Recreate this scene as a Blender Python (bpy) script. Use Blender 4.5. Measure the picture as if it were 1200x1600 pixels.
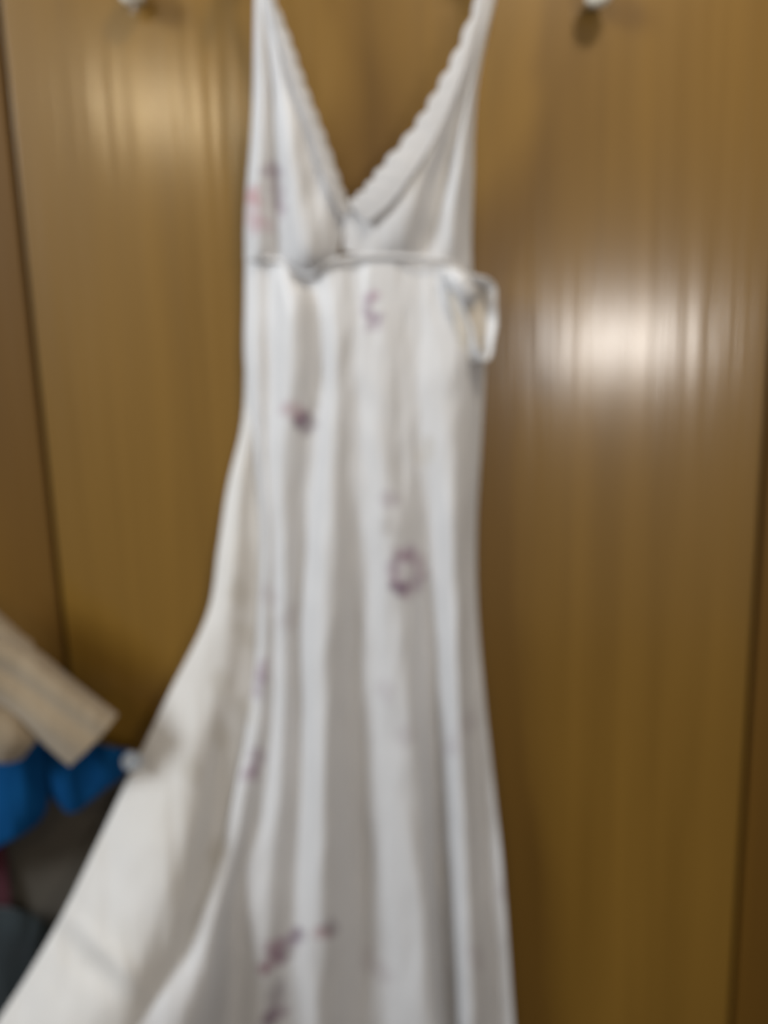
import bpy, bmesh, math, random
import numpy as np
from mathutils import Vector, Matrix, noise

for o in list(bpy.data.objects):
    bpy.data.objects.remove(o, do_unlink=True)
scene = bpy.context.scene
COL = scene.collection
random.seed(4)

# ------------------------------------------------------------------ camera
W, H, F = 1200.0, 1600.0, 1200.0
CAM = np.array([0.0, -1.0, 1.35])
PITCH, ROLL = math.radians(10.0), math.radians(1.6)
fwd = np.array([0, math.cos(PITCH), -math.sin(PITCH)])
r0 = np.array([1.0, 0, 0])
u0 = np.array([0, math.sin(PITCH), math.cos(PITCH)])
right = r0 * math.cos(ROLL) - u0 * math.sin(ROLL)
up = u0 * math.cos(ROLL) + r0 * math.sin(ROLL)

cd = bpy.data.cameras.new('camera')
cam = bpy.data.objects.new('camera', cd)
COL.objects.link(cam)
m = Matrix(((right[0], up[0], -fwd[0], CAM[0]),
            (right[1], up[1], -fwd[1], CAM[1]),
            (right[2], up[2], -fwd[2], CAM[2]),
            (0, 0, 0, 1)))
cam.matrix_world = m
cd.sensor_fit = 'VERTICAL'
cd.sensor_height = 36.0
cd.lens = F / H * 36.0
cd.clip_start = 0.02
cd.dof.use_dof = True
cd.dof.focus_distance = 0.40
cd.dof.aperture_fstop = 2.4
scene.camera = cam


def ray(px, py):
    d = fwd + right * ((px - W / 2) / F) + up * (-(py - H / 2) / F)
    return d


def P(px, py, d):
    """point of the place that stands d metres in front of the door face"""
    r = ray(px, py)
    t = (-d - CAM[1]) / r[1]
    return CAM + r * t


def Pz(px, py, z):
    r = ray(px, py)
    t = (z - CAM[2]) / r[2]
    return CAM + r * t


# ------------------------------------------------------------------ world, lights, exposure
wd = bpy.data.worlds.new('room_light')
scene.world = wd
wd.use_nodes = True
bg = wd.node_tree.nodes['Background']
bg.inputs[0].default_value = (0.98, 0.95, 0.92, 1)
bg.inputs[1].default_value = 0.15


def area(name, loc, target, sx, sy, power, color):
    l = bpy.data.lights.new(name, 'AREA')
    l.shape = 'RECTANGLE'
    l.size, l.size_y = sx, sy
    l.energy = power
    l.color = color
    o = bpy.data.objects.new(name, l)
    COL.objects.link(o)
    o.location = loc
    o.rotation_euler = (Vector(target) - Vector(loc)).to_track_quat('-Z', 'Y').to_euler()
    return o


# daylight window on the left wall
area('window_daylight', (-2.55, -1.62, 2.65), (0, 0, 1.6), 0.8, 1.0, 100, (0.88, 0.945, 1.0))
# window behind the viewer on the right, mirrored in the varnish
area('far_window_light', (1.08, -2.55, 1.475), (0.3, 0, 1.40), 0.52, 0.17, 17, (1.0, 0.94, 0.88))
# warm lamp high on the left, mirrored in the varnish
area('lamp_light', (-0.91, -2.6, 2.52), (-0.3, 0, 1.6), 0.42, 0.10, 7, (1.0, 0.80, 0.50))
# ceiling lamp high on the right
area('ceiling_lamp_light', (0.42, -0.78, 2.55), (0.35, 0, 1.6), 0.16, 0.16, 10.5, (1.0, 0.90, 0.74))

vs = scene.view_settings
vs.view_transform = 'Standard'
vs.look = 'None'
vs.exposure = -0.1
vs.gamma = 1.0
vs.use_curve_mapping = False


# ------------------------------------------------------------------ materials
def lin(c):
    return tuple(((v / 255) / 12.92 if v / 255 <= 0.04045 else ((v / 255 + 0.055) / 1.055) ** 2.4) for v in c) + (1,)


def new_mat(name):
    mt = bpy.data.materials.new(name)
    mt.use_nodes = True
    nt = mt.node_tree
    return mt, nt, nt.nodes, nt.links, nt.nodes['Principled BSDF']


def wood_mat(name, dark, light, rough=0.34, scale=1.0, coat=0.0):
    mt, nt, N, L, b = new_mat(name)
    tc = N.new('ShaderNodeTexCoord')
    mp = N.new('ShaderNodeMapping')
    mp.inputs['Scale'].default_value = (26 * scale, 26 * scale, 0.9 * scale)
    L.new(tc.outputs['Object'], mp.inputs['Vector'])
    n1 = N.new('ShaderNodeTexNoise')
    n1.inputs['Scale'].default_value = 1.0
    n1.inputs['Detail'].default_value = 5
    n1.inputs['Distortion'].default_value = 0.6
    L.new(mp.outputs[0], n1.inputs['Vector'])
    mp2 = N.new('ShaderNodeMapping')
    mp2.inputs['Scale'].default_value = (3.2, 3.2, 0.7)
    L.new(tc.outputs['Object'], mp2.inputs['Vector'])
    n2 = N.new('ShaderNodeTexNoise')
    n2.inputs['Scale'].default_value = 1.6
    n2.inputs['Detail'].default_value = 3
    L.new(mp2.outputs[0], n2.inputs['Vector'])
    mx = N.new('ShaderNodeMix')
    mx.data_type = 'FLOAT'
    mx.inputs[0].default_value = 0.5
    L.new(n1.outputs['Fac'], mx.inputs[2])
    L.new(n2.outputs['Fac'], mx.inputs[3])
    cr = N.new('ShaderNodeValToRGB')
    cr.color_ramp.elements[0].position = 0.32
    cr.color_ramp.elements[0].color = lin(dark)
    cr.color_ramp.elements[1].position = 0.70
    cr.color_ramp.elements[1].color = lin(light)
    L.new(mx.outputs[0], cr.inputs[0])
    L.new(cr.outputs[0], b.inputs['Base Color'])
    b.inputs['Roughness'].default_value = rough
    b.inputs['Specular IOR Level'].default_value = 0.3 if coat else 0.25
    b.inputs['Coat Weight'].default_value = coat
    b.inputs['Coat Roughness'].default_value = 0.2
    mp3 = N.new('ShaderNodeMapping')
    mp3.inputs['Scale'].default_value = (60 * scale, 60 * scale, 2.2 * scale)
    L.new(tc.outputs['Object'], mp3.inputs['Vector'])
    n3 = N.new('ShaderNodeTexNoise')
    n3.inputs['Scale'].default_value = 1.0
    n3.inputs['Detail'].default_value = 3
    L.new(mp3.outputs[0], n3.inputs['Vector'])
    bp = N.new('ShaderNodeBump')
    bp.inputs['Strength'].default_value = 0.22
    bp.inputs['Distance'].default_value = 0.004
    L.new(n3.outputs['Fac'], bp.inputs['Height'])
    L.new(bp.outputs[0], b.inputs['Normal'])
    L.new(bp.outputs[0], b.inputs['Coat Normal'])
    return mt


def cloth_mat(name, col, col2=None, rough=0.8, sheen=0.2, translucent=0.0, printed=False, weave=900, spec=0.3):
    mt, nt, N, L, b = new_mat(name)
    tc = N.new('ShaderNodeTexCoord')
    n = N.new('ShaderNodeTexNoise')
    n.inputs['Scale'].default_value = 9
    n.inputs['Detail'].default_value = 4
    L.new(tc.outputs['Object'], n.inputs['Vector'])
    cr = N.new('ShaderNodeValToRGB')
    cr.color_ramp.elements[0].position = 0.3
    cr.color_ramp.elements[1].position = 0.7
    cr.color_ramp.elements[0].color = lin(col2 or col)
    cr.color_ramp.elements[1].color = lin(col)
    L.new(n.outputs['Fac'], cr.inputs[0])
    out = cr.outputs[0]
    if printed:
        at = N.new('ShaderNodeAttribute')
        at.attribute_name = 'print_colour'
        mx = N.new('ShaderNodeMix')
        mx.data_type = 'RGBA'
        L.new(at.outputs['Alpha'], mx.inputs[0])
        L.new(out, mx.inputs[6])
        L.new(at.outputs['Color'], mx.inputs[7])
        out = mx.outputs[2]
    L.new(out, b.inputs['Base Color'])
    b.inputs['Roughness'].default_value = rough
    b.inputs['Specular IOR Level'].default_value = spec
    b.inputs['Sheen Weight'].default_value = sheen
    wv = N.new('ShaderNodeTexNoise')
    wv.inputs['Scale'].default_value = weave
    L.new(tc.outputs['Object'], wv.inputs['Vector'])
    bp = N.new('ShaderNodeBump')
    bp.inputs['Strength'].default_value = 0.08
    bp.inputs['Distance'].default_value = 0.001
    L.new(wv.outputs['Fac'], bp.inputs['Height'])
    L.new(bp.outputs[0], b.inputs['Normal'])
    if translucent > 0:
        tr = N.new('ShaderNodeBsdfTranslucent')
        L.new(out, tr.inputs['Color'])
        ms = N.new('ShaderNodeMixShader')
        ms.inputs[0].default_value = translucent
        L.new(b.outputs[0], ms.inputs[1])
        L.new(tr.outputs[0], ms.inputs[2])
        L.new(ms.outputs[0], N['Material Output'].inputs['Surface'])
    return mt


def plain_mat(name, col, rough=0.4, metal=0.0, coat=0.0):
    mt, nt, N, L, b = new_mat(name)
    tc = N.new('ShaderNodeTexCoord')
    n = N.new('ShaderNodeTexNoise')
    n.inputs['Scale'].default_value = 30
    L.new(tc.outputs['Object'], n.inputs['Vector'])
    mx = N.new('ShaderNodeMix')
    mx.data_type = 'RGBA'
    c = lin(col)
    mx.inputs[6].default_value = tuple(v * 0.92 for v in c[:3]) + (1,)
    mx.inputs[7].default_value = c
    L.new(n.outputs['Fac'], mx.inputs[0])
    L.new(mx.outputs[2], b.inputs['Base Color'])
    b.inputs['Roughness'].default_value = rough
    b.inputs['Metallic'].default_value = metal
    b.inputs['Coat Weight'].default_value = coat
    return mt


M_DOOR = wood_mat('varnished_door_wood', (106, 76, 18), (126, 93, 31), 0.5, coat=1.0)
M_JAMB = wood_mat('varnished_frame_wood', (88, 60, 14), (102, 71, 18), 0.6)
M_WALL = plain_mat('wall_paint', (170, 150, 118), 0.8)
M_FLOOR = cloth_mat('floor_carpet', (70, 60, 50), (58, 50, 42), 0.95)
M_SATIN = cloth_mat('white_satin', (225, 224, 225), (220, 219, 220), 0.42, 0.15, 0.22, True, spec=0.4)
M_SATIN_PLAIN = cloth_mat('white_satin_plain', (225, 224, 225), (220, 219, 220), 0.42, 0.15, 0.22, False, spec=0.4)
M_LINING = cloth_mat('cream_satin_reverse', (237, 235, 233), (233, 230, 226), 0.5, 0.15, 0.32, True)
M_LINING_PLAIN = cloth_mat('cream_satin_plain', (222, 214, 202), (214, 206, 194), 0.5, 0.15, 0.2, False)
M_LACE = cloth_mat('white_lace', (216, 214, 214), (198, 196, 196), 0.7, 0.2, 0.3, False, 300)
M_BEIGE = cloth_mat('beige_knit', (158, 142, 119), (142, 126, 103), 0.85, 0.3)
M_BLUE = cloth_mat('blue_cotton', (6, 68, 116), (4, 56, 100), 0.9, 0.0, spec=0.1)
M_TEAL = cloth_mat('dark_teal_cloth', (36, 46, 50), (28, 36, 40), 0.85, 0.1)
M_MAROON = cloth_mat('maroon_cloth', (78, 26, 36), (60, 20, 30), 0.85, 0.1)
M_DARK = cloth_mat('dark_brown_blanket', (80, 74, 66), (70, 65, 57), 0.9, 0.1)
M_KNOB = plain_mat('white_ceramic', (232, 228, 214), 0.2, 0, 0.4)
M_WIRE = plain_mat('white_hanger_plastic', (205, 205, 200), 0.4)
M_GLINT = plain_mat('glint_grey', (150, 160, 174), 0.3, 0.0, 0.3)  # grey of a blurred glint, given to a solid disc as its colour
M_SCREW = plain_mat('brass', (150, 120, 60), 0.35, 1.0)


# ------------------------------------------------------------------ helpers
def tag(o, label=None, cat=None, group=None, kind=None):
    for k, v in (('label', label), ('category', cat), ('group', group), ('kind', kind)):
        if v:
            o[k] = v
    return o


def link(name, me, mat, parent=None, smooth=True):
    o = bpy.data.objects.new(name, me)
    COL.objects.link(o)
    if mat:
        me.materials.append(mat)
    if smooth:
        me.polygons.foreach_set('use_smooth', [True] * len(me.polygons))
    if parent is not None:
        o.parent = parent
        o.matrix_parent_inverse = parent.matrix_world.inverted()
    return o


def empty(name, loc):
    o = bpy.data.objects.new(name, None)
    COL.objects.link(o)
    o.location = loc
    o.empty_display_size = 0.05
    o.matrix_world = Matrix.Translation(Vector(loc))
    return o


def box(name, x0, x1, y0, y1, z0, z1, mat, parent=None, bevel=0.0):
    bm = bmesh.new()
    bmesh.ops.create_cube(bm, size=1.0)
    for v in bm.verts:
        v.co = Vector(((x0 + x1) / 2 + v.co.x * (x1 - x0), (y0 + y1) / 2 + v.co.y * (y1 - y0), (z0 + z1) / 2 + v.co.z * (z1 - z0)))
    if bevel:
        bmesh.ops.bevel(bm, geom=list(bm.edges), offset=bevel, segments=3, affect='EDGES', profile=0.6)
    me = bpy.data.meshes.new(name)
    bm.to_mesh(me)
    bm.free()
    return link(name, me, mat, parent, smooth=False)


def catmull(pts, n):
    """pts (k, m) -> (n, m) smooth samples, uniform in index"""
    pts = np.asarray(pts, float)
    k = len(pts)
    ext = np.concatenate([(2 * pts[0] - pts[1])[None], pts, (2 * pts[-1] - pts[-2])[None]], 0)
    t = np.linspace(0, k - 1, n)
    i = np.minimum(t.astype(int), k - 2)
    f = (t - i).reshape((-1,) + (1,) * (pts.ndim - 1))
    a, b, c, d = ext[i], ext[i + 1], ext[i + 2], ext[i + 3]
    return 0.5 * (2 * b + (c - a) * f + (2 * a - 5 * b + 4 * c - d) * f ** 2 + (3 * b - a - 3 * c + d) * f ** 3)


def net_samples(net, nr, nc):
    net = np.asarray(net, float)                # rows, cols, 3 (px,py,d)
    a = catmull(net, nr)
    b = catmull(np.swapaxes(a, 0, 1), nc)
    return np.swapaxes(b, 0, 1)


def grid_mesh(name, pts, closed=False):
    nr, nc = pts.shape[:2]
    idx = np.arange(nr * nc).reshape(nr, nc)
    if closed:
        idx = np.hstack([idx, idx[:, :1]])
    q = np.stack([idx[:-1, :-1], idx[1:, :-1], idx[1:, 1:], idx[:-1, 1:]], -1).reshape(-1, 4)
    me = bpy.data.meshes.new(name)
    me.from_pydata(pts.reshape(-1, 3).tolist(), [], q.tolist())
    me.update()
    return me


BLOBS = []   # printed flowers: px, py, rx, ry, angle, colour, strength


def print_layer(me, S):
    col = np.zeros(S.shape[:2] + (4,))
    X, Y = S[..., 0], S[..., 1]
    acc = np.zeros(S.shape[:2])
    rgb = np.zeros(S.shape[:2] + (3,))
    # ragged petal edges
    wx = X + 2.5 * np.sin(Y * 0.21 + X * 0.11) + 1.0 * np.sin(Y * 0.5)
    wy = Y + 2.5 * np.sin(X * 0.19 - Y * 0.09) + 1.0 * np.sin(X * 0.5)
    for (bx, by, rx, ry, an, c, s) in BLOBS:
        rx, ry = rx * 1.55, ry * 1.55
        ca, sa = math.cos(math.radians(an)), math.sin(math.radians(an))
        dx, dy = wx - bx, wy - by
        u, v = (dx * ca + dy * sa) / rx, (-dx * sa + dy * ca) / ry
        w = 0.62 * s * np.clip(1.35 - (u * u + v * v), 0, 1) ** 0.8
        acc = acc + w
        rgb += w[..., None] * np.array(lin(c)[:3])
    a = np.clip(acc, 0, 0.95)
    rgb = rgb / np.maximum(acc, 1e-6)[..., None]
    col[..., :3] = rgb
    col[..., 3] = a
    at = me.attributes.new('print_colour', 'FLOAT_COLOR', 'POINT')
    at.data.foreach_set('color', col.reshape(-1).tolist())


def sheet(name, net, nr, nc, mat, parent, wrinkle=0.0, printed=False, thick=0.0012, wseed=0.0, edge=None):
    S = net_samples(net, nr, nc)
    pts = np.zeros(S.shape)
    for i in range(nr):
        for j in range(nc):
            px, py, d = S[i, j]
            if wrinkle:
                d += wrinkle * (noise.noise((px * 0.028 + wseed, py * 0.007, 0.3)) + 0.6 * noise.noise((px * 0.06 + wseed, py * 0.016 + 7, 1.3)))
            if edge:
                px, py, d = edge(i / (nr - 1), j / (nc - 1), px, py, d)
            pts[i, j] = P(px, py, d)
    me = grid_mesh(name, pts)
    if printed:
        print_layer(me, S)
    o = link(name, me, mat, parent)
    so = o.modifiers.new('cloth_thickness', 'SOLIDIFY')
    so.thickness = thick
    so.offset = 0
    return o


def tube(name, path, radii, mat, parent=None, seg=20, n=60, flat=1.0, lump=0.0, seed=0.0, flat_dir=None, lump_scale=14):
    """closed, rounded loft along world points; radii per point (a) with flat ratio b/a"""
    C = catmull(np.array(path), n)
    R = catmull(np.array(radii, float).reshape(-1, 1), n)[:, 0]
    T = np.gradient(C, axis=0)
    T /= np.linalg.norm(T, axis=1)[:, None]
    ref = np.array(flat_dir if flat_dir is not None else (0.0, 1.0, 0.0))
    pts = np.zeros((n, seg, 3))
    for i in range(n):
        b = ref - T[i] * ref.dot(T[i])
        b /= np.linalg.norm(b)
        s = np.cross(T[i], b)
        e = min(i, n - 1 - i) / (n - 1)
        cap = min(1.0, math.sqrt(max(0.0, e / 0.05))) if e < 0.05 else 1.0
        for k in range(seg):
            a = 2 * math.pi * k / seg
            off = s * math.cos(a) * R[i] + b * math.sin(a) * R[i] * flat
            p = C[i] + off * max(cap, 0.02)
            if lump:
                g = noise.noise((p[0] * lump_scale + seed, p[1] * lump_scale, p[2] * lump_scale))
                p = p + off / (np.linalg.norm(off) + 1e-9) * g * lump * cap
            pts[i, k] = p
    me = grid_mesh(name, pts, closed=True)
    bm = bmesh.new()
    bm.from_mesh(me)
    bm.verts.ensure_lookup_table()
    bm.faces.new([bm.verts[k] for k in range(seg)])
    bm.faces.new([bm.verts[(n - 1) * seg + k] for k in range(seg)][::-1])
    bmesh.ops.recalc_face_normals(bm, faces=bm.faces)
    bm.to_mesh(me)
    bm.free()
    return link(name, me, mat, parent)


def lathe(name, prof, origin, axis, mat, parent=None, seg=40):
    ax = Vector(axis).normalized()
    q = Vector((0, 0, 1)).rotation_difference(ax)
    bm = bmesh.new()
    rings = []
    for (r, h) in prof:
        if r < 1e-6:
            rings.append([bm.verts.new(Vector(origin) + q @ Vector((0, 0, h)))])
        else:
            rings.append([bm.verts.new(Vector(origin) + q @ Vector((r * math.cos(2 * math.pi * k / seg), r * math.sin(2 * math.pi * k / seg), h))) for k in range(seg)])
    for a, b in zip(rings[:-1], rings[1:]):
        for k in range(seg):
            k2 = (k + 1) % seg
            if len(a) == 1 and len(b) > 1:
                bm.faces.new((a[0], b[k], b[k2]))
            elif len(b) == 1 and len(a) > 1:
                bm.faces.new((a[k], b[0], a[k2]))
            elif len(a) > 1:
                bm.faces.new((a[k], b[k], b[k2], a[k2]))
    bmesh.ops.recalc_face_normals(bm, faces=bm.faces)
    me = bpy.data.meshes.new(name)
    bm.to_mesh(me)
    bm.free()
    return link(name, me, mat, parent)


# ------------------------------------------------------------------ the setting: door, frame, wall, floor
XL = float(P(62, 600, 0)[0])
XR = float(P(1180, 900, 0)[0])
TOP = 2.06
DT = 0.036
door = box('door_1', XL, XR, 0.0, DT, 0.012, TOP, M_DOOR, bevel=0.003)
tag(door, 'large flat varnished wooden door behind the hanging white nightgown', 'door', kind='structure')
# frame: rebated jambs either side, face slightly behind the door face
GAP = 0.009
fl = box('trim_1', XL - GAP - 0.16, XL - GAP, 0.006, 0.10, 0.0, TOP + 0.09, M_JAMB, bevel=0.003)
tag(fl, 'dark varnished wooden door frame upright at the left edge', 'door frame', kind='structure')
fr = box('trim_2', XR + GAP, XR + GAP + 0.16, 0.006, 0.10, 0.0, TOP + 0.09, M_JAMB, bevel=0.003)
tag(fr, 'dark varnished wooden door frame upright at the right edge', 'door frame', kind='structure')
ft = box('trim_3', XL - GAP, XR + GAP, 0.006, 0.10, TOP + GAP, TOP + 0.09, M_JAMB, bevel=0.003)
tag(ft, 'varnished wooden door frame head above the door', 'door frame', kind='structure')
st = box('trim_4', XL - GAP, XR + GAP, DT + 0.006, 0.098, 0.0, TOP + GAP, M_JAMB)
tag(st, 'dark wooden door stop closing the gap behind the door', 'door frame', kind='structure')
wl = box('wall_back', -2.2, 2.2, 0.10, 0.16, 0.0, 2.6, M_WALL)
tag(wl, 'plain painted wall around the wooden door frame', 'wall', kind='structure')
flo = box('floor', -2.2, 2.2, -2.9, 0.16, -0.04, 0.0, M_FLOOR)
tag(flo, 'dark carpeted floor below the door', 'floor', kind='structure')

KN = [(0.0, 0.0), (0.008, 0.0), (0.0075, 0.010), (0.009, 0.014), (0.0145, 0.019), (0.0165, 0.026), (0.0145, 0.033), (0.008, 0.037), (0.0, 0.038)]
for (kx, ky) in ((935, -12), (205, -16)):
    c = P(kx, ky, 0.026)
    k = lathe('knob', KN, (c[0], 0.0005, c[2]), (0, -1, 0), M_KNOB, door)
    k['label'] = 'white round knob'
KX = float((P(406.5, -60, 0.053)[0] + P(774, -60, 0.053)[0]) / 2)
lathe('knob', KN, (KX, 0.0005, 1.978), (0, -1, 0), M_KNOB, door)

# ------------------------------------------------------------------ printed flowers (own colour of the fabric)
PU, PK, DP = (132, 92, 128), (178, 128, 142), (96, 66, 92)
GY = (176, 170, 168)
SA = (196, 188, 174)


def blob(x, y, rx, ry, an=0, c=PU, s=0.7):
    BLOBS.append((x, y, rx, ry, an, c, s))


blob(583, 463, 7, 6, 20, (168, 120, 150), 0.7); blob(574, 481, 6, 14, -5, PU, 0.6); blob(584, 503, 9, 11, 25, PU, 0.6); blob(594, 496, 5, 5, 0, DP, 0.4)
blob(457, 641, 13, 10, 20, (170, 118, 132), 0.6); blob(477, 662, 12, 11, 30, DP, 0.75); blob(468, 655, 9, 8, 0, PU, 0.4); blob(489, 642, 5, 12, 15, GY, 0.6)
blob(610, 781, 11, 9, 0, (150, 128, 144), 0.5); blob(607, 822, 11, 11, 0, GY, 0.5)
for k in range(9):
    a = 2 * math.pi * k / 9
    blob(635 + 22 * math.cos(a), 893 + 30 * math.sin(a), 8, 9, 0, PU if k % 2 else (150, 110, 136), 0.5)
blob(621, 919, 9, 9, 0, DP, 0.5); blob(633, 868, 9, 6, 0, (150, 90, 124), 0.3); blob(632, 893, 12, 18, 0, (186, 172, 180), 0.35)
blob(411, 1046, 6, 13, 5, (140, 96, 132), 0.65); blob(404, 1074, 6, 12, 10, PU, 0.55)
blob(401, 1186, 8, 14, 12, PU, 0.6); blob(391, 1208, 8, 10, 35, (138, 90, 126), 0.7)
blob(467, 1462, 9, 9, 0, DP, 0.6); blob(452, 1468, 14, 8, -35, PU, 0.6); blob(427, 1481, 11, 9, -30, (150, 84, 122), 0.75)
blob(440, 1493, 10, 8, 0, DP, 0.5); blob(424, 1506, 16, 7, -30, (150, 92, 122), 0.65); blob(411, 1512, 6, 6, 0, (158, 90, 112), 0.5); blob(454, 1486, 8, 10, 0, GY, 0.5)
blob(503, 1458, 9, 7, -20, (168, 110, 122), 0.65); blob(516, 1449, 8, 9, 0, DP, 0.6)
blob(432, 1555, 8, 18, 20, DP, 0.55); blob(430, 1584, 15, 7, -30, (120, 72, 112), 0.75); blob(420, 1598, 8, 10, 20, DP, 0.5)
blob(422, 265, 12, 8, 0, (132, 100, 126), 0.6); blob(433, 300, 7, 24, -4, (150, 118, 136), 0.45); blob(395, 303, 8, 10, 0, (196, 120, 126), 0.6)
blob(397, 330, 9, 22, 0, (206, 152, 156), 0.5); blob(412, 352, 12, 9, 0, (190, 150, 164), 0.5); blob(440, 325, 5, 14, 0, (160, 130, 146), 0.4)
for (x, y) in ((372, 926), (385, 992), (345, 1066), (343, 1148), (383, 1108), (300, 1205), (665, 705), (340, 1330)):
    blob(x, y, 10, 16, random.uniform(-30, 30), SA, 0.5)
for (x, y) in ((730, 1130), (603, 1080), (632, 1150), (575, 1500), (600, 1520), (742, 1495), (420, 930), (450, 965), (790, 1385), (706, 1165)):
    blob(x, y, 9, 14, random.uniform(-30, 30), (168, 152, 160), 0.35)

# ------------------------------------------------------------------ the nightgown
base = P(590, 1780, 0.05)
gown = empty('nightgown', (float(base[0]), -0.05, float(base[2])))
tag(gown, 'long white satin nightgown with pink and purple flowers hanging on the wooden door', 'nightgown')


def row(y, xs, ds):
    ys = y if isinstance(y, (list, tuple)) else [y] * len(xs)
    return [(x, yy, d / 1000.0) for x, yy, d in zip(xs, ys, ds)]


# columns: A left edge, A1, A2 fold, B ridge, C valley, D ridge, E valley, F ridge, G, H valley, I ridge, J valley, K right edge
front = [
    row([396, 396, 398, 404, 428, 410, 401, 399, 400, 402, 408, 415, 425],
        [384, 402, 422, 446, 480, 514, 548, 582, 622, 660, 700, 720, 738],
        [26, 34, 34, 40, 34, 50, 47, 51, 49, 47, 51, 42, 24]),
    row([470, 470, 470, 470, 480, 475, 470, 468, 470, 470, 475, 480, 485],
        [383, 402, 424, 456, 496, 522, 553, 586, 624, 658, 698, 728, 752],
        [24, 36, 35, 54, 42, 53, 49, 54, 51, 48, 54, 45, 22]),
    row(570, [383, 402, 424, 456, 500, 524, 556, 589, 626, 656, 696, 732, 757],
        [24, 38, 36, 56, 42, 56, 49, 56, 52, 47, 56, 47, 20]),
    row(700, [398, 407, 420, 448, 490, 519, 558, 594, 629, 661, 700, 729, 751],
        [26, 40, 39, 53, 40, 60, 48, 58, 52, 44, 59, 46, 24]),
    row(820, [408, 416, 426, 446, 478, 514, 560, 600, 633, 668, 704, 727, 744],
        [28, 42, 41, 50, 38, 64, 45, 60, 54, 38, 60, 45, 28]),
    row(940, [405, 414, 428, 446, 468, 510, 562, 606, 640, 674, 709, 729, 745],
        [32, 46, 42, 54, 38, 70, 42, 60, 55, 33, 62, 44, 32]),
    row(1080, [395, 408, 428, 446, 468, 507, 560, 610, 643, 678, 713, 734, 756],
        [40, 50, 44, 56, 42, 72, 38, 58, 55, 24, 64, 43, 36]),
    row(1220, [370, 388, 412, 438, 468, 506, 562, 618, 655, 683, 719, 745, 771],
        [56, 62, 52, 64, 48, 76, 36, 58, 56, 16, 66, 42, 40]),
    row(1340, [342, 362, 384, 424, 464, 507, 566, 626, 662, 687, 724, 755, 784],
        [76, 78, 62, 72, 56, 78, 32, 58, 58, 12, 66, 42, 44]),
    row([1430, 1436, 1440, 1440, 1440, 1440, 1440, 1440, 1440, 1440, 1440, 1440, 1440],
        [312, 338, 368, 414, 460, 506, 570, 632, 668, 692, 727, 762, 792],
        [104, 106, 74, 80, 62, 78, 30, 58, 60, 10, 66, 42, 44]),
    row([1520, 1530, 1530, 1530, 1530, 1530, 1530, 1530, 1530, 1530, 1530, 1530, 1530],
        [258, 318, 362, 408, 455, 503, 576, 639, 674, 698, 731, 768, 798],
        [132, 134, 76, 84, 66, 78, 28, 58, 60, 10, 66, 42, 44]),
    row([1600, 1630, 1640, 1640, 1640, 1640, 1640, 1640, 1640, 1640, 1640, 1640, 1640],
        [120, 280, 346, 400, 450, 500, 582, 646, 681, 704, 736, 774, 806],
        [165, 164, 80, 88, 70, 78, 28, 58, 60, 10, 66, 42, 44]),
    row([1700, 1770, 1780, 1780, 1780, 1780, 1780, 1780, 1780, 1780, 1780, 1780, 1780],
        [0, 230, 325, 390, 445, 498, 592, 656, 684, 710, 742, 782, 816],
        [190, 186, 84, 92, 74, 80, 30, 60, 60, 12, 66, 44, 44]),
]
sheet('front_skirt', front, 420, 190, M_SATIN, gown, wrinkle=0.0035, printed=True)

# back panel: behind the front, sweeping out to the left towards the viewer
back = [
    row(420, [386, 392, 400, 420, 500, 620, 700, 736], [14, 16, 18, 16, 12, 12, 14, 20]),
    row(560, [384, 390, 398, 420, 500, 620, 700, 752], [14, 18, 18, 16, 12, 12, 12, 16]),
    row(660, [379, 388, 398, 420, 500, 620, 700, 748], [16, 24, 22, 18, 12, 12, 12, 20]),
    row(760, [356, 374, 392, 420, 500, 620, 700, 744], [22, 34, 26, 22, 12, 12, 12, 22]),
    row(860, [341, 366, 390, 420, 500, 620, 700, 740], [30, 42, 30, 24, 12, 12, 12, 26]),
    row(960, [324, 356, 388, 420, 500, 620, 700, 742], [40, 48, 36, 26, 12, 12, 12, 29]),
    row(1080, [266, 330, 372, 420, 500, 620, 710, 752], [48, 58, 44, 30, 14, 12, 12, 33]),
    row(1200, [208, 298, 346, 412, 500, 620, 715, 765], [68, 82, 56, 38, 16, 12, 12, 36]),
    row(1320, [151, 275, 332, 400, 500, 620, 720, 778], [92, 112, 74, 46, 18, 12, 12, 40]),
    row(1430, [97, 240, 314, 390, 500, 620, 725, 788], [116, 138, 100, 52, 20, 10, 12, 40]),
    row(1520, [45, 200, 280, 380, 500, 620, 730, 795], [138, 160, 126, 56, 18, 9, 12, 40]),
    row(1610, [-12, 140, 242, 370, 500, 620, 734, 802], [160, 182, 152, 58, 18, 9, 12, 40]),
    row(1740, [-90, 70, 182, 350, 500, 620, 740, 812], [190, 205, 180, 60, 20, 10, 12, 40]),
]


def flap_crease(v, u, px, py, d):
    # soft diagonal crease running in from the left edge
    t = ((px - 100) * 0.70 + (py - 1420) * 0.71)
    n = (-(px - 100) * 0.71 + (py - 1420) * 0.70)
    if -20 < t < 220:
        d += 0.006 * math.exp(-(n / 16.0) ** 2) * max(0.0, 1 - abs(t - 90) / 130)
        d -= 0.005 * math.exp(-((n - 34) / 22.0) ** 2) * max(0.0, 1 - abs(t - 90) / 130)
    return px, py, d


sheet('back_skirt', back, 260, 150, M_LINING, gown, wrinkle=0.0025, printed=True, wseed=11, edge=flap_crease)

# cups
def crow(y, xs, ds):
    """row of the bodice, which hangs further off the door towards the hanger"""
    return [(x, yy, d + 0.024 * min(1.0, max(0.0, (390 - yy) / 390.0))) for x, yy, d in row(y, xs, ds)]


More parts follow.
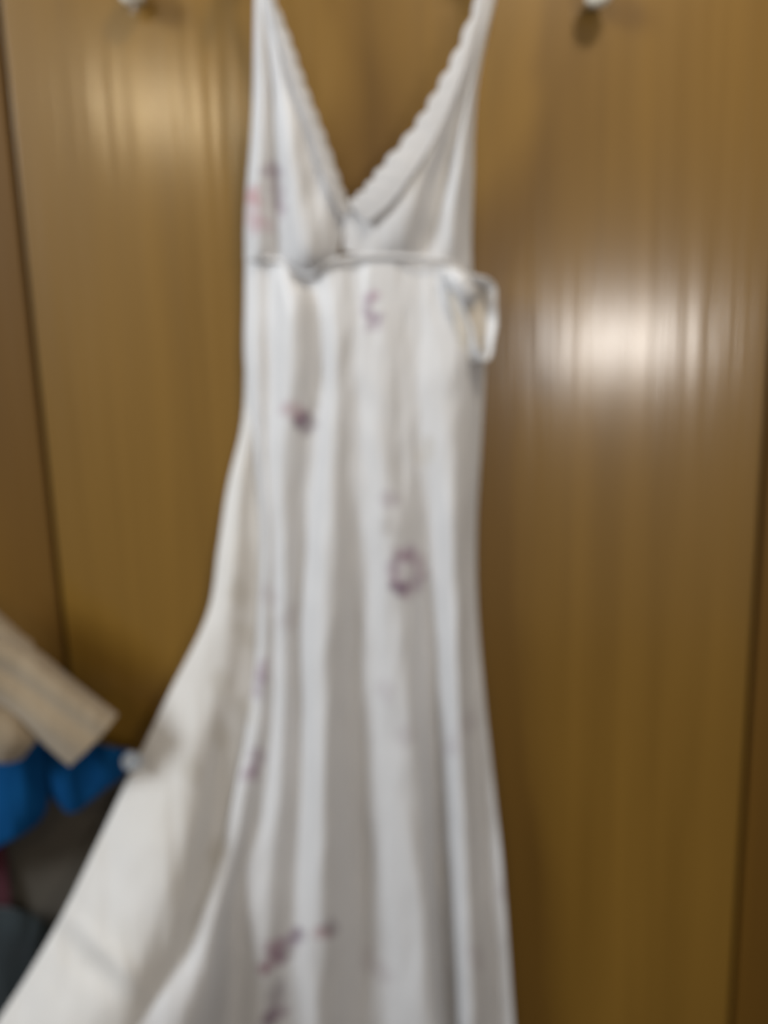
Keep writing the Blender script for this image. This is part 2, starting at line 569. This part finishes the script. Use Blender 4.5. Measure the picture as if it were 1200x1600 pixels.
lcup = [
    crow(-60, [399, 402, 405, 408, 411, 414], [52, 54, 55, 55, 54, 52]),
    crow(0, [398, 404, 409, 414, 419, 425], [50, 56, 54, 58, 58, 54]),
    crow(60, [397, 406, 416, 427, 438, 449], [46, 56, 52, 60, 60, 56]),
    crow(140, [396, 410, 424, 440, 457, 476], [40, 54, 46, 62, 60, 58]),
    crow(220, [392, 408, 426, 450, 476, 506], [36, 54, 42, 66, 60, 58]),
    crow([290, 290, 290, 290, 296, 305], [386, 404, 430, 458, 492, 536], [32, 54, 40, 68, 62, 54]),
    crow([350, 350, 350, 352, 352, 350], [383, 404, 432, 466, 502, 538], [28, 52, 40, 70, 64, 52]),
    crow([392, 392, 396, 402, 396, 385], [383, 404, 436, 474, 505, 530], [26, 48, 38, 64, 60, 52]),
    crow([408, 408, 412, 430, 420, 405], [383, 404, 436, 478, 508, 526], [25, 42, 32, 40, 46, 48]),
]
sheet('cup', lcup, 150, 80, M_SATIN, gown, wrinkle=0.003, printed=True, wseed=3)
rcup = [
    crow(-60, [764, 768, 772, 776, 780, 784], [52, 54, 55, 55, 54, 52]),
    crow(0, [749, 755, 760, 765, 769, 773], [52, 56, 57, 56, 54, 48]),
    crow(70, [722, 731, 739, 746, 752, 757], [54, 56, 60, 54, 58, 44]),
    crow(140, [688, 702, 714, 726, 736, 745], [56, 56, 64, 50, 60, 40]),
    crow(210, [650, 670, 688, 706, 723, 740], [56, 58, 66, 48, 62, 36]),
    crow([272, 270, 270, 270, 270, 270], [600, 634, 664, 692, 716, 739], [56, 62, 68, 44, 62, 32]),
    crow([318, 325, 330, 330, 330, 330], [550, 602, 644, 680, 710, 737], [54, 60, 66, 46, 58, 28]),
    crow([350, 366, 372, 374, 376, 378], [538, 586, 632, 672, 706, 736], [52, 56, 60, 44, 54, 26]),
    crow([392, 402, 404, 406, 412, 424], [535, 580, 625, 665, 702, 737], [50, 52, 50, 44, 46, 24]),
]
sheet('cup', rcup, 150, 80, M_SATIN_PLAIN, gown, wrinkle=0.003, wseed=23)


# lace edging along the neckline
def scallop(period, amp):
    def f(v, u, px, py, d):
        if u > 0.0:
            s = amp * (abs(math.sin(v * math.pi * period)) - 0.5) * u
            return px - s, py - s * 0.6, d
        return px, py, d
    return f


def holes(net, seed):
    return net


lace_r = [
    crow(-20, [766, 759, 752], [58, 59, 57]),
    crow(70, [740, 729, 718], [62, 63, 59]),
    crow(140, [714, 699, 682], [66, 64, 60]),
    crow([210, 206, 200], [684, 664, 646], [70, 66, 60]),
    crow([272, 266, 258], [646, 622, 598], [72, 68, 60]),
    crow([318, 305, 296], [612, 590, 568], [70, 66, 59]),
    crow([350, 334, 318], [574, 558, 543], [64, 61, 57]),
]
sheet('lace_trim', lace_r, 140, 24, M_LACE, gown, wrinkle=0.001, edge=scallop(12, 5))
lace_l = [
    crow(-20, [410, 415, 421], [60, 62, 58]),
    crow(60, [434, 443, 453], [64, 65, 60]),
    crow(140, [458, 468, 480], [66, 66, 61]),
    crow(220, [486, 497, 510], [66, 66, 61]),
    crow([292, 296, 300], [512, 524, 537], [68, 65, 59]),
    crow([338, 336, 330], [532, 540, 549], [64, 62, 58]),
]


def scallop_l(v, u, px, py, d):
    s = 2.5 * (abs(math.sin(v * math.pi * 13)) - 0.5) * u
    return px + s, py - s * 0.5, d


sheet('lace_trim', lace_l, 140, 20, M_LACE, gown, wrinkle=0.001, edge=scallop_l)

# raised seam band under the bust
seam = [P(x, y, d) for x, y, d in ((386, 402, .040), (436, 408, .042), (480, 430, .045), (512, 411, .054), (550, 402, .054), (620, 401, .055), (690, 407, .055), (738, 425, .034))]
tube('waist_seam', seam, [0.0025] * 8, M_SATIN_PLAIN, gown, seg=10, n=120, flat=0.7)

# fabric tie looped at the right side of the waist
tie = [P(x, y, d) for x, y, d in ((690, 432, .052), (722, 436, .058), (752, 440, .056), (764, 462, .050), (765, 500, .048), (762, 540, .050), (750, 566, .054), (736, 548, .056), (722, 505, .056), (706, 462, .054))]


def ribbon(name, path, width, mat, parent, n=110, nw=10):
    C = catmull(np.array(path), n)
    T = np.gradient(C, axis=0)
    T /= np.linalg.norm(T, axis=1)[:, None]
    pts = np.zeros((n, nw, 3))
    for i in range(n):
        wdir = np.array([0.55, -0.75, 0.25]) if name == 'side_tie' else np.array([0.0, -1.0, 0.0])
        wdir = wdir - T[i] * wdir.dot(T[i])
        wdir /= np.linalg.norm(wdir)
        nrm = np.cross(T[i], wdir)
        for k in range(nw):
            s = (k / (nw - 1) - 0.5)
            pts[i, k] = C[i] + wdir * s * width + nrm * (0.004 * math.cos(s * math.pi) + 0.0015 * math.sin(i * 0.35))
    me = grid_mesh(name, pts)
    o = link(name, me, mat, parent)
    so = o.modifiers.new('cloth_thickness', 'SOLIDIFY')
    so.thickness = 0.0016
    so.offset = 0
    return o


ribbon('side_tie', tie, 0.024, M_SATIN_PLAIN, gown)
sheet('tie_loop', [
    row([430, 432, 436, 440], [694, 718, 742, 762], [50, 50, 48, 46]),
    row([470, 470, 472, 476], [702, 724, 746, 766], [56, 56, 50, 46]),
    row([515, 516, 518, 520], [712, 730, 748, 765], [56, 57, 51, 46]),
    row([560, 564, 568, 568], [722, 736, 748, 758], [50, 48, 46, 46]),
], 40, 24, M_LINING_PLAIN, gown, wrinkle=0.002, wseed=51)
knot = [P(x, y, d) for x, y, d in ((700, 428, .056), (716, 440, .066), (728, 458, .064), (734, 478, .056))]
tube('tie_knot', knot, [0.008, 0.012, 0.012, 0.007], M_SATIN_PLAIN, gown, seg=16, n=40, lump=0.003, lump_scale=60)

# straps run up to the hanger above the picture
HZ = 1.86
for (x, y) in ((406.5, -60), (774, -60)):
    a = P(x, y, 0.077)
    sx = -1 if x < 600 else 1
    topx = a[0] + 0.004 * sx
    pts = [a + np.array([0, 0, -0.006]), a + np.array([0, 0, 0.006]), np.array([topx, -0.080, HZ + 0.001]), np.array([topx, -0.074, HZ + 0.0135]),
           np.array([topx, -0.064, HZ + 0.010]), np.array([topx - 0.002 * sx, -0.060, HZ - 0.03]), np.array([topx - 0.012 * sx, -0.058, HZ - 0.075]), np.array([topx - 0.024 * sx, -0.056, HZ - 0.14])]
    ribbon('strap', pts, 0.010, M_SATIN_PLAIN, gown, n=80, nw=6)

# ------------------------------------------------------------------ hanger above the picture
hg = empty('clothes_hanger', (0.0, -0.048, HZ))
tag(hg, 'white plastic clothes hanger hooked on the door above the nightgown', 'hanger')
la, ra = P(406.5, -60, 0.077)[0], P(774, -60, 0.077)[0]
cx = (la + ra) / 2
hp = [np.array(p) for p in ((la - 0.024, -0.071, HZ - 0.048), (la - 0.014, -0.071, HZ - 0.010), (la + 0.02, -0.071, HZ + 0.012), (cx - 0.04, -0.071, HZ + 0.055), (cx, -0.071, HZ + 0.066),
                            (cx + 0.04, -0.071, HZ + 0.055), (ra - 0.02, -0.071, HZ + 0.012), (ra + 0.014, -0.071, HZ - 0.010), (ra + 0.024, -0.071, HZ - 0.048))]
tube('hanger_arm', hp, [0.006] * 9, M_WIRE, hg, seg=14, n=120)
hk = [np.array(p) for p in ((cx, -0.071, HZ + 0.066), (cx, -0.067, HZ + 0.080), (cx + 0.006, -0.048, HZ + 0.096), (cx + 0.013, -0.018, HZ + 0.112), (cx + 0.012, -0.0115, HZ + 0.122),
                            (cx, -0.0105, HZ + 0.1285), (cx - 0.012, -0.0115, HZ + 0.122), (cx - 0.014, -0.012, HZ + 0.108))]
tube('hanger_hook', hk, [0.0019] * 8, M_SCREW, hg, seg=10, n=80)


# ------------------------------------------------------------------ clothes piled beside the door, lower left
def heap(name, outline, d0, depth, mat, parent=None, zfloor=None, nr=60, nc=60, lump=0.012, seed=0.0):
    """a draped mass: rows of (py, px_left, px_right, d_front); front swells, back closes at d0"""
    rows = catmull(np.array(outline, float), nr)
    pts = np.zeros((nr, nc, 3))
    for i in range(nr):
        py, xl, xr, df = rows[i]
        for k in range(nc):
            a = 2 * math.pi * k / nc
            ca, sa = math.cos(a), math.sin(a)
            ca = math.copysign(abs(ca) ** 0.6, ca)
            sa = math.copysign(abs(sa) ** 0.6, sa)
            px = (xl + xr) / 2 + (xr - xl) / 2 * ca
            d = (df + d0) / 2 + (df - d0) / 2 * sa
            c = P((xl + xr) / 2, py, (df + d0) / 2)
            e = P(xr, py, (df + d0) / 2)
            hw = np.linalg.norm(e - c)
            p = np.array([c[0] + hw * ca, -d, c[2]])
            g = lump * noise.noise((p[0] * 9 + seed, p[1] * 9, p[2] * 4)) + lump * 0.5 * noise.noise((p[0] * 22 + seed, p[1] * 22, p[2] * 9))
            p = p + np.array([ca, -sa, 0]) * g
            p[1] = min(p[1], -0.012)
            pts[i, k] = p
    if zfloor is not None:
        pts[-1, :, 2] = zfloor
    me = grid_mesh(name, pts, closed=True)
    bm = bmesh.new()
    bm.from_mesh(me)
    bm.verts.ensure_lookup_table()
    bm.faces.new([bm.verts[k] for k in range(nc)])
    bm.faces.new([bm.verts[(nr - 1) * nc + k] for k in range(nc)][::-1])
    bmesh.ops.recalc_face_normals(bm, faces=bm.faces)
    bm.to_mesh(me)
    bm.free()
    return link(name, me, mat, parent)


drk = heap('blanket', [(1165, -260, 150, 0.036), (1185, -280, 196, 0.040), (1260, -290, 202, 0.042), (1400, -300, 204, 0.043), (1600, -300, 204, 0.044), (1900, -300, 212, 0.05), (2400, -300, 208, 0.06)],
           0.014, 0, M_DARK, None, zfloor=0.002, lump=0.004, seed=5)
tag(drk, 'dark grey-brown cloth hanging below the blue garment at lower left', 'blanket')


def lobe(name, net, mat, parent, thick=0.010, wr=0.005, seed=0.0, nr=70, nc=70):
    o = sheet(name, net, nr, nc, mat, parent, wrinkle=wr, thick=thick, wseed=seed)
    bv = o.modifiers.new('soft_edge', 'BEVEL')
    bv.width = thick * 0.45
    bv.segments = 3
    return o


def prow(y, xs, ds):
    return row(y, xs, [d * (0.54 if k else 0.46) for k, d in enumerate(ds)])


# blue garment: two hanging lobes
bl = empty('blue_garment', tuple(float(v) for v in P(30, 1300, 0.15)))
tag(bl, 'bright blue garment under the beige cloths at lower left', 'garment')
lobe('body', [
    prow([1130, 1130, 1130, 1140, 1150], [-160, -90, -30, 30, 62], [130, 140, 145, 145, 132]),
    prow([1200, 1200, 1200, 1195, 1195], [-165, -90, -30, 35, 70], [140, 165, 158, 172, 138]),
    prow([1260, 1262, 1262, 1256, 1250], [-165, -90, -30, 36, 72], [145, 176, 162, 178, 138]),
    prow([1305, 1312, 1314, 1296, 1276], [-165, -90, -25, 30, 62], [150, 178, 166, 172, 138]),
    prow([1340, 1340, 1328, 1306, 1286], [-160, -90, -20, 22, 50], [150, 174, 162, 166, 138]),
], M_BLUE, bl, seed=2)
lobe('sleeve', [
    prow([1150, 1152, 1160, 1168, 1172], [55, 95, 135, 170, 204], [130, 140, 146, 144, 134]),
    prow([1190, 1190, 1188, 1186, 1182], [64, 98, 135, 170, 204], [132, 156, 152, 150, 135]),
    prow([1225, 1224, 1218, 1206, 1196], [74, 102, 134, 168, 200], [132, 160, 154, 150, 135]),
    prow([1246, 1252, 1244, 1224, 1206], [88, 108, 134, 164, 192], [130, 156, 152, 146, 135]),
    prow([1254, 1266, 1254, 1232, 1212], [98, 112, 134, 160, 186], [129, 150, 148, 142, 134]),
], M_BLUE, bl, seed=8)

def brow(y, xs, ds):
    return [(x, yy, d + 0.014) for x, yy, d in prow(y, xs, ds)]


# beige garment lying across the top
bg1 = empty('beige_garment', tuple(float(v) for v in P(40, 1110, 0.18)))
tag(bg1, 'beige knitted garment folded on top of the clothes at lower left', 'garment')
lobe('body', [
    brow([925, 980, 1015, 1066, 1124], [-130, -30, 42, 104, 178], [150, 165, 165, 165, 160]),
    brow([938, 996, 1034, 1080, 1132], [-138, -38, 36, 98, 172], [185, 205, 205, 208, 195]),
    brow([962, 1018, 1056, 1102, 1150], [-146, -48, 26, 88, 156], [182, 196, 194, 200, 192]),
    brow([985, 1040, 1078, 1126, 1170], [-154, -58, 16, 76, 136], [188, 210, 208, 214, 202]),
    brow([1002, 1058, 1098, 1146, 1190], [-160, -64, 10, 64, 114], [170, 180, 182, 185, 178]),
], M_BEIGE, bg1, thick=0.016, wr=0.0012, seed=31)
lobe('sleeve', [
    brow([1050, 1084, 1108, 1130, 1146], [-120, -40, 10, 36, 58], [176, 190, 192, 190, 176]),
    brow([1074, 1106, 1128, 1146, 1156], [-128, -48, 2, 28, 50], [206, 226, 222, 214, 190]),
    brow([1104, 1134, 1154, 1164, 1166], [-136, -54, -6, 20, 42], [210, 232, 226, 216, 190]),
    brow([1130, 1160, 1180, 1184, 1178], [-144, -60, -14, 10, 32], [190, 204, 202, 196, 178]),
], M_BEIGE, bg1, thick=0.014, wr=0.0012, seed=37)
lobe('collar', [
    brow([900, 935, 970, 994, 1008], [-90, -40, 2, 28, 48], [120, 136, 140, 140, 132]),
    brow([918, 950, 984, 1006, 1018], [-96, -44, -2, 24, 46], [150, 170, 170, 166, 146]),
    brow([940, 970, 1002, 1020, 1030], [-102, -50, -8, 18, 42], [148, 168, 168, 162, 144]),
    brow([956, 986, 1018, 1034, 1040], [-106, -54, -12, 14, 38], [130, 142, 144, 142, 134]),
], M_BEIGE, bg1, thick=0.012, wr=0.001, seed=41)

mr = empty('maroon_garment', tuple(float(v) for v in P(-20, 1450, 0.13)))
tag(mr, 'maroon cloth hanging in a narrow strip at the left edge', 'garment')
lobe('body', [
    row([1290, 1290, 1290], [-140, -60, 4], [55, 58, 54]),
    row([1370, 1370, 1370], [-140, -60, 14], [55, 58, 54]),
    row([1460, 1460, 1460], [-140, -60, 22], [55, 58, 54]),
    row([1560, 1560, 1560], [-140, -60, 22], [55, 58, 54]),
    row([1650, 1650, 1650], [-140, -60, 10], [55, 58, 54]),
], M_MAROON, mr, thick=0.006, wr=0.002, seed=4)
tl = empty('teal_garment', tuple(float(v) for v in P(0, 1500, 0.18)))
tag(tl, 'dark teal bundled cloth in front of the maroon strip', 'garment')
lobe('body', [
    prow([1440, 1425, 1418, 1428, 1450], [-130, -60, 0, 45, 78], [144, 149, 149, 145, 129]),
    prow([1470, 1458, 1455, 1465, 1480], [-130, -60, 2, 56, 94], [152, 168, 168, 164, 131]),
    prow([1510, 1505, 1505, 1510, 1515], [-130, -60, 2, 52, 86], [155, 172, 173, 168, 132]),
    prow([1550, 1555, 1560, 1555, 1545], [-130, -60, -4, 40, 70], [152, 168, 168, 162, 132]),
    prow([1580, 1590, 1596, 1582, 1562], [-130, -64, -14, 26, 56], [144, 150, 150, 145, 131]),
], M_TEAL, tl, seed=13)

# added disc imitating an out-of-focus glint at the tip of the blue sleeve
bt = empty('glint_disc', tuple(float(v) for v in P(205, 1190, 0.084)))
tag(bt, 'small round grey disc imitating a blurred glint beside the white skirt at lower left', 'glint_disc')
c = P(205, 1190, 0.088)
n_ = (CAM - c) / np.linalg.norm(CAM - c)
lathe('disc', [(0, 0), (0.011, 0), (0.012, 0.001), (0.012, 0.003), (0.010, 0.0036), (0.0085, 0.0022), (0, 0.0022)], c, n_ * 0.9 + np.array([0.1, 0, 0.25]), M_GLINT, bt)
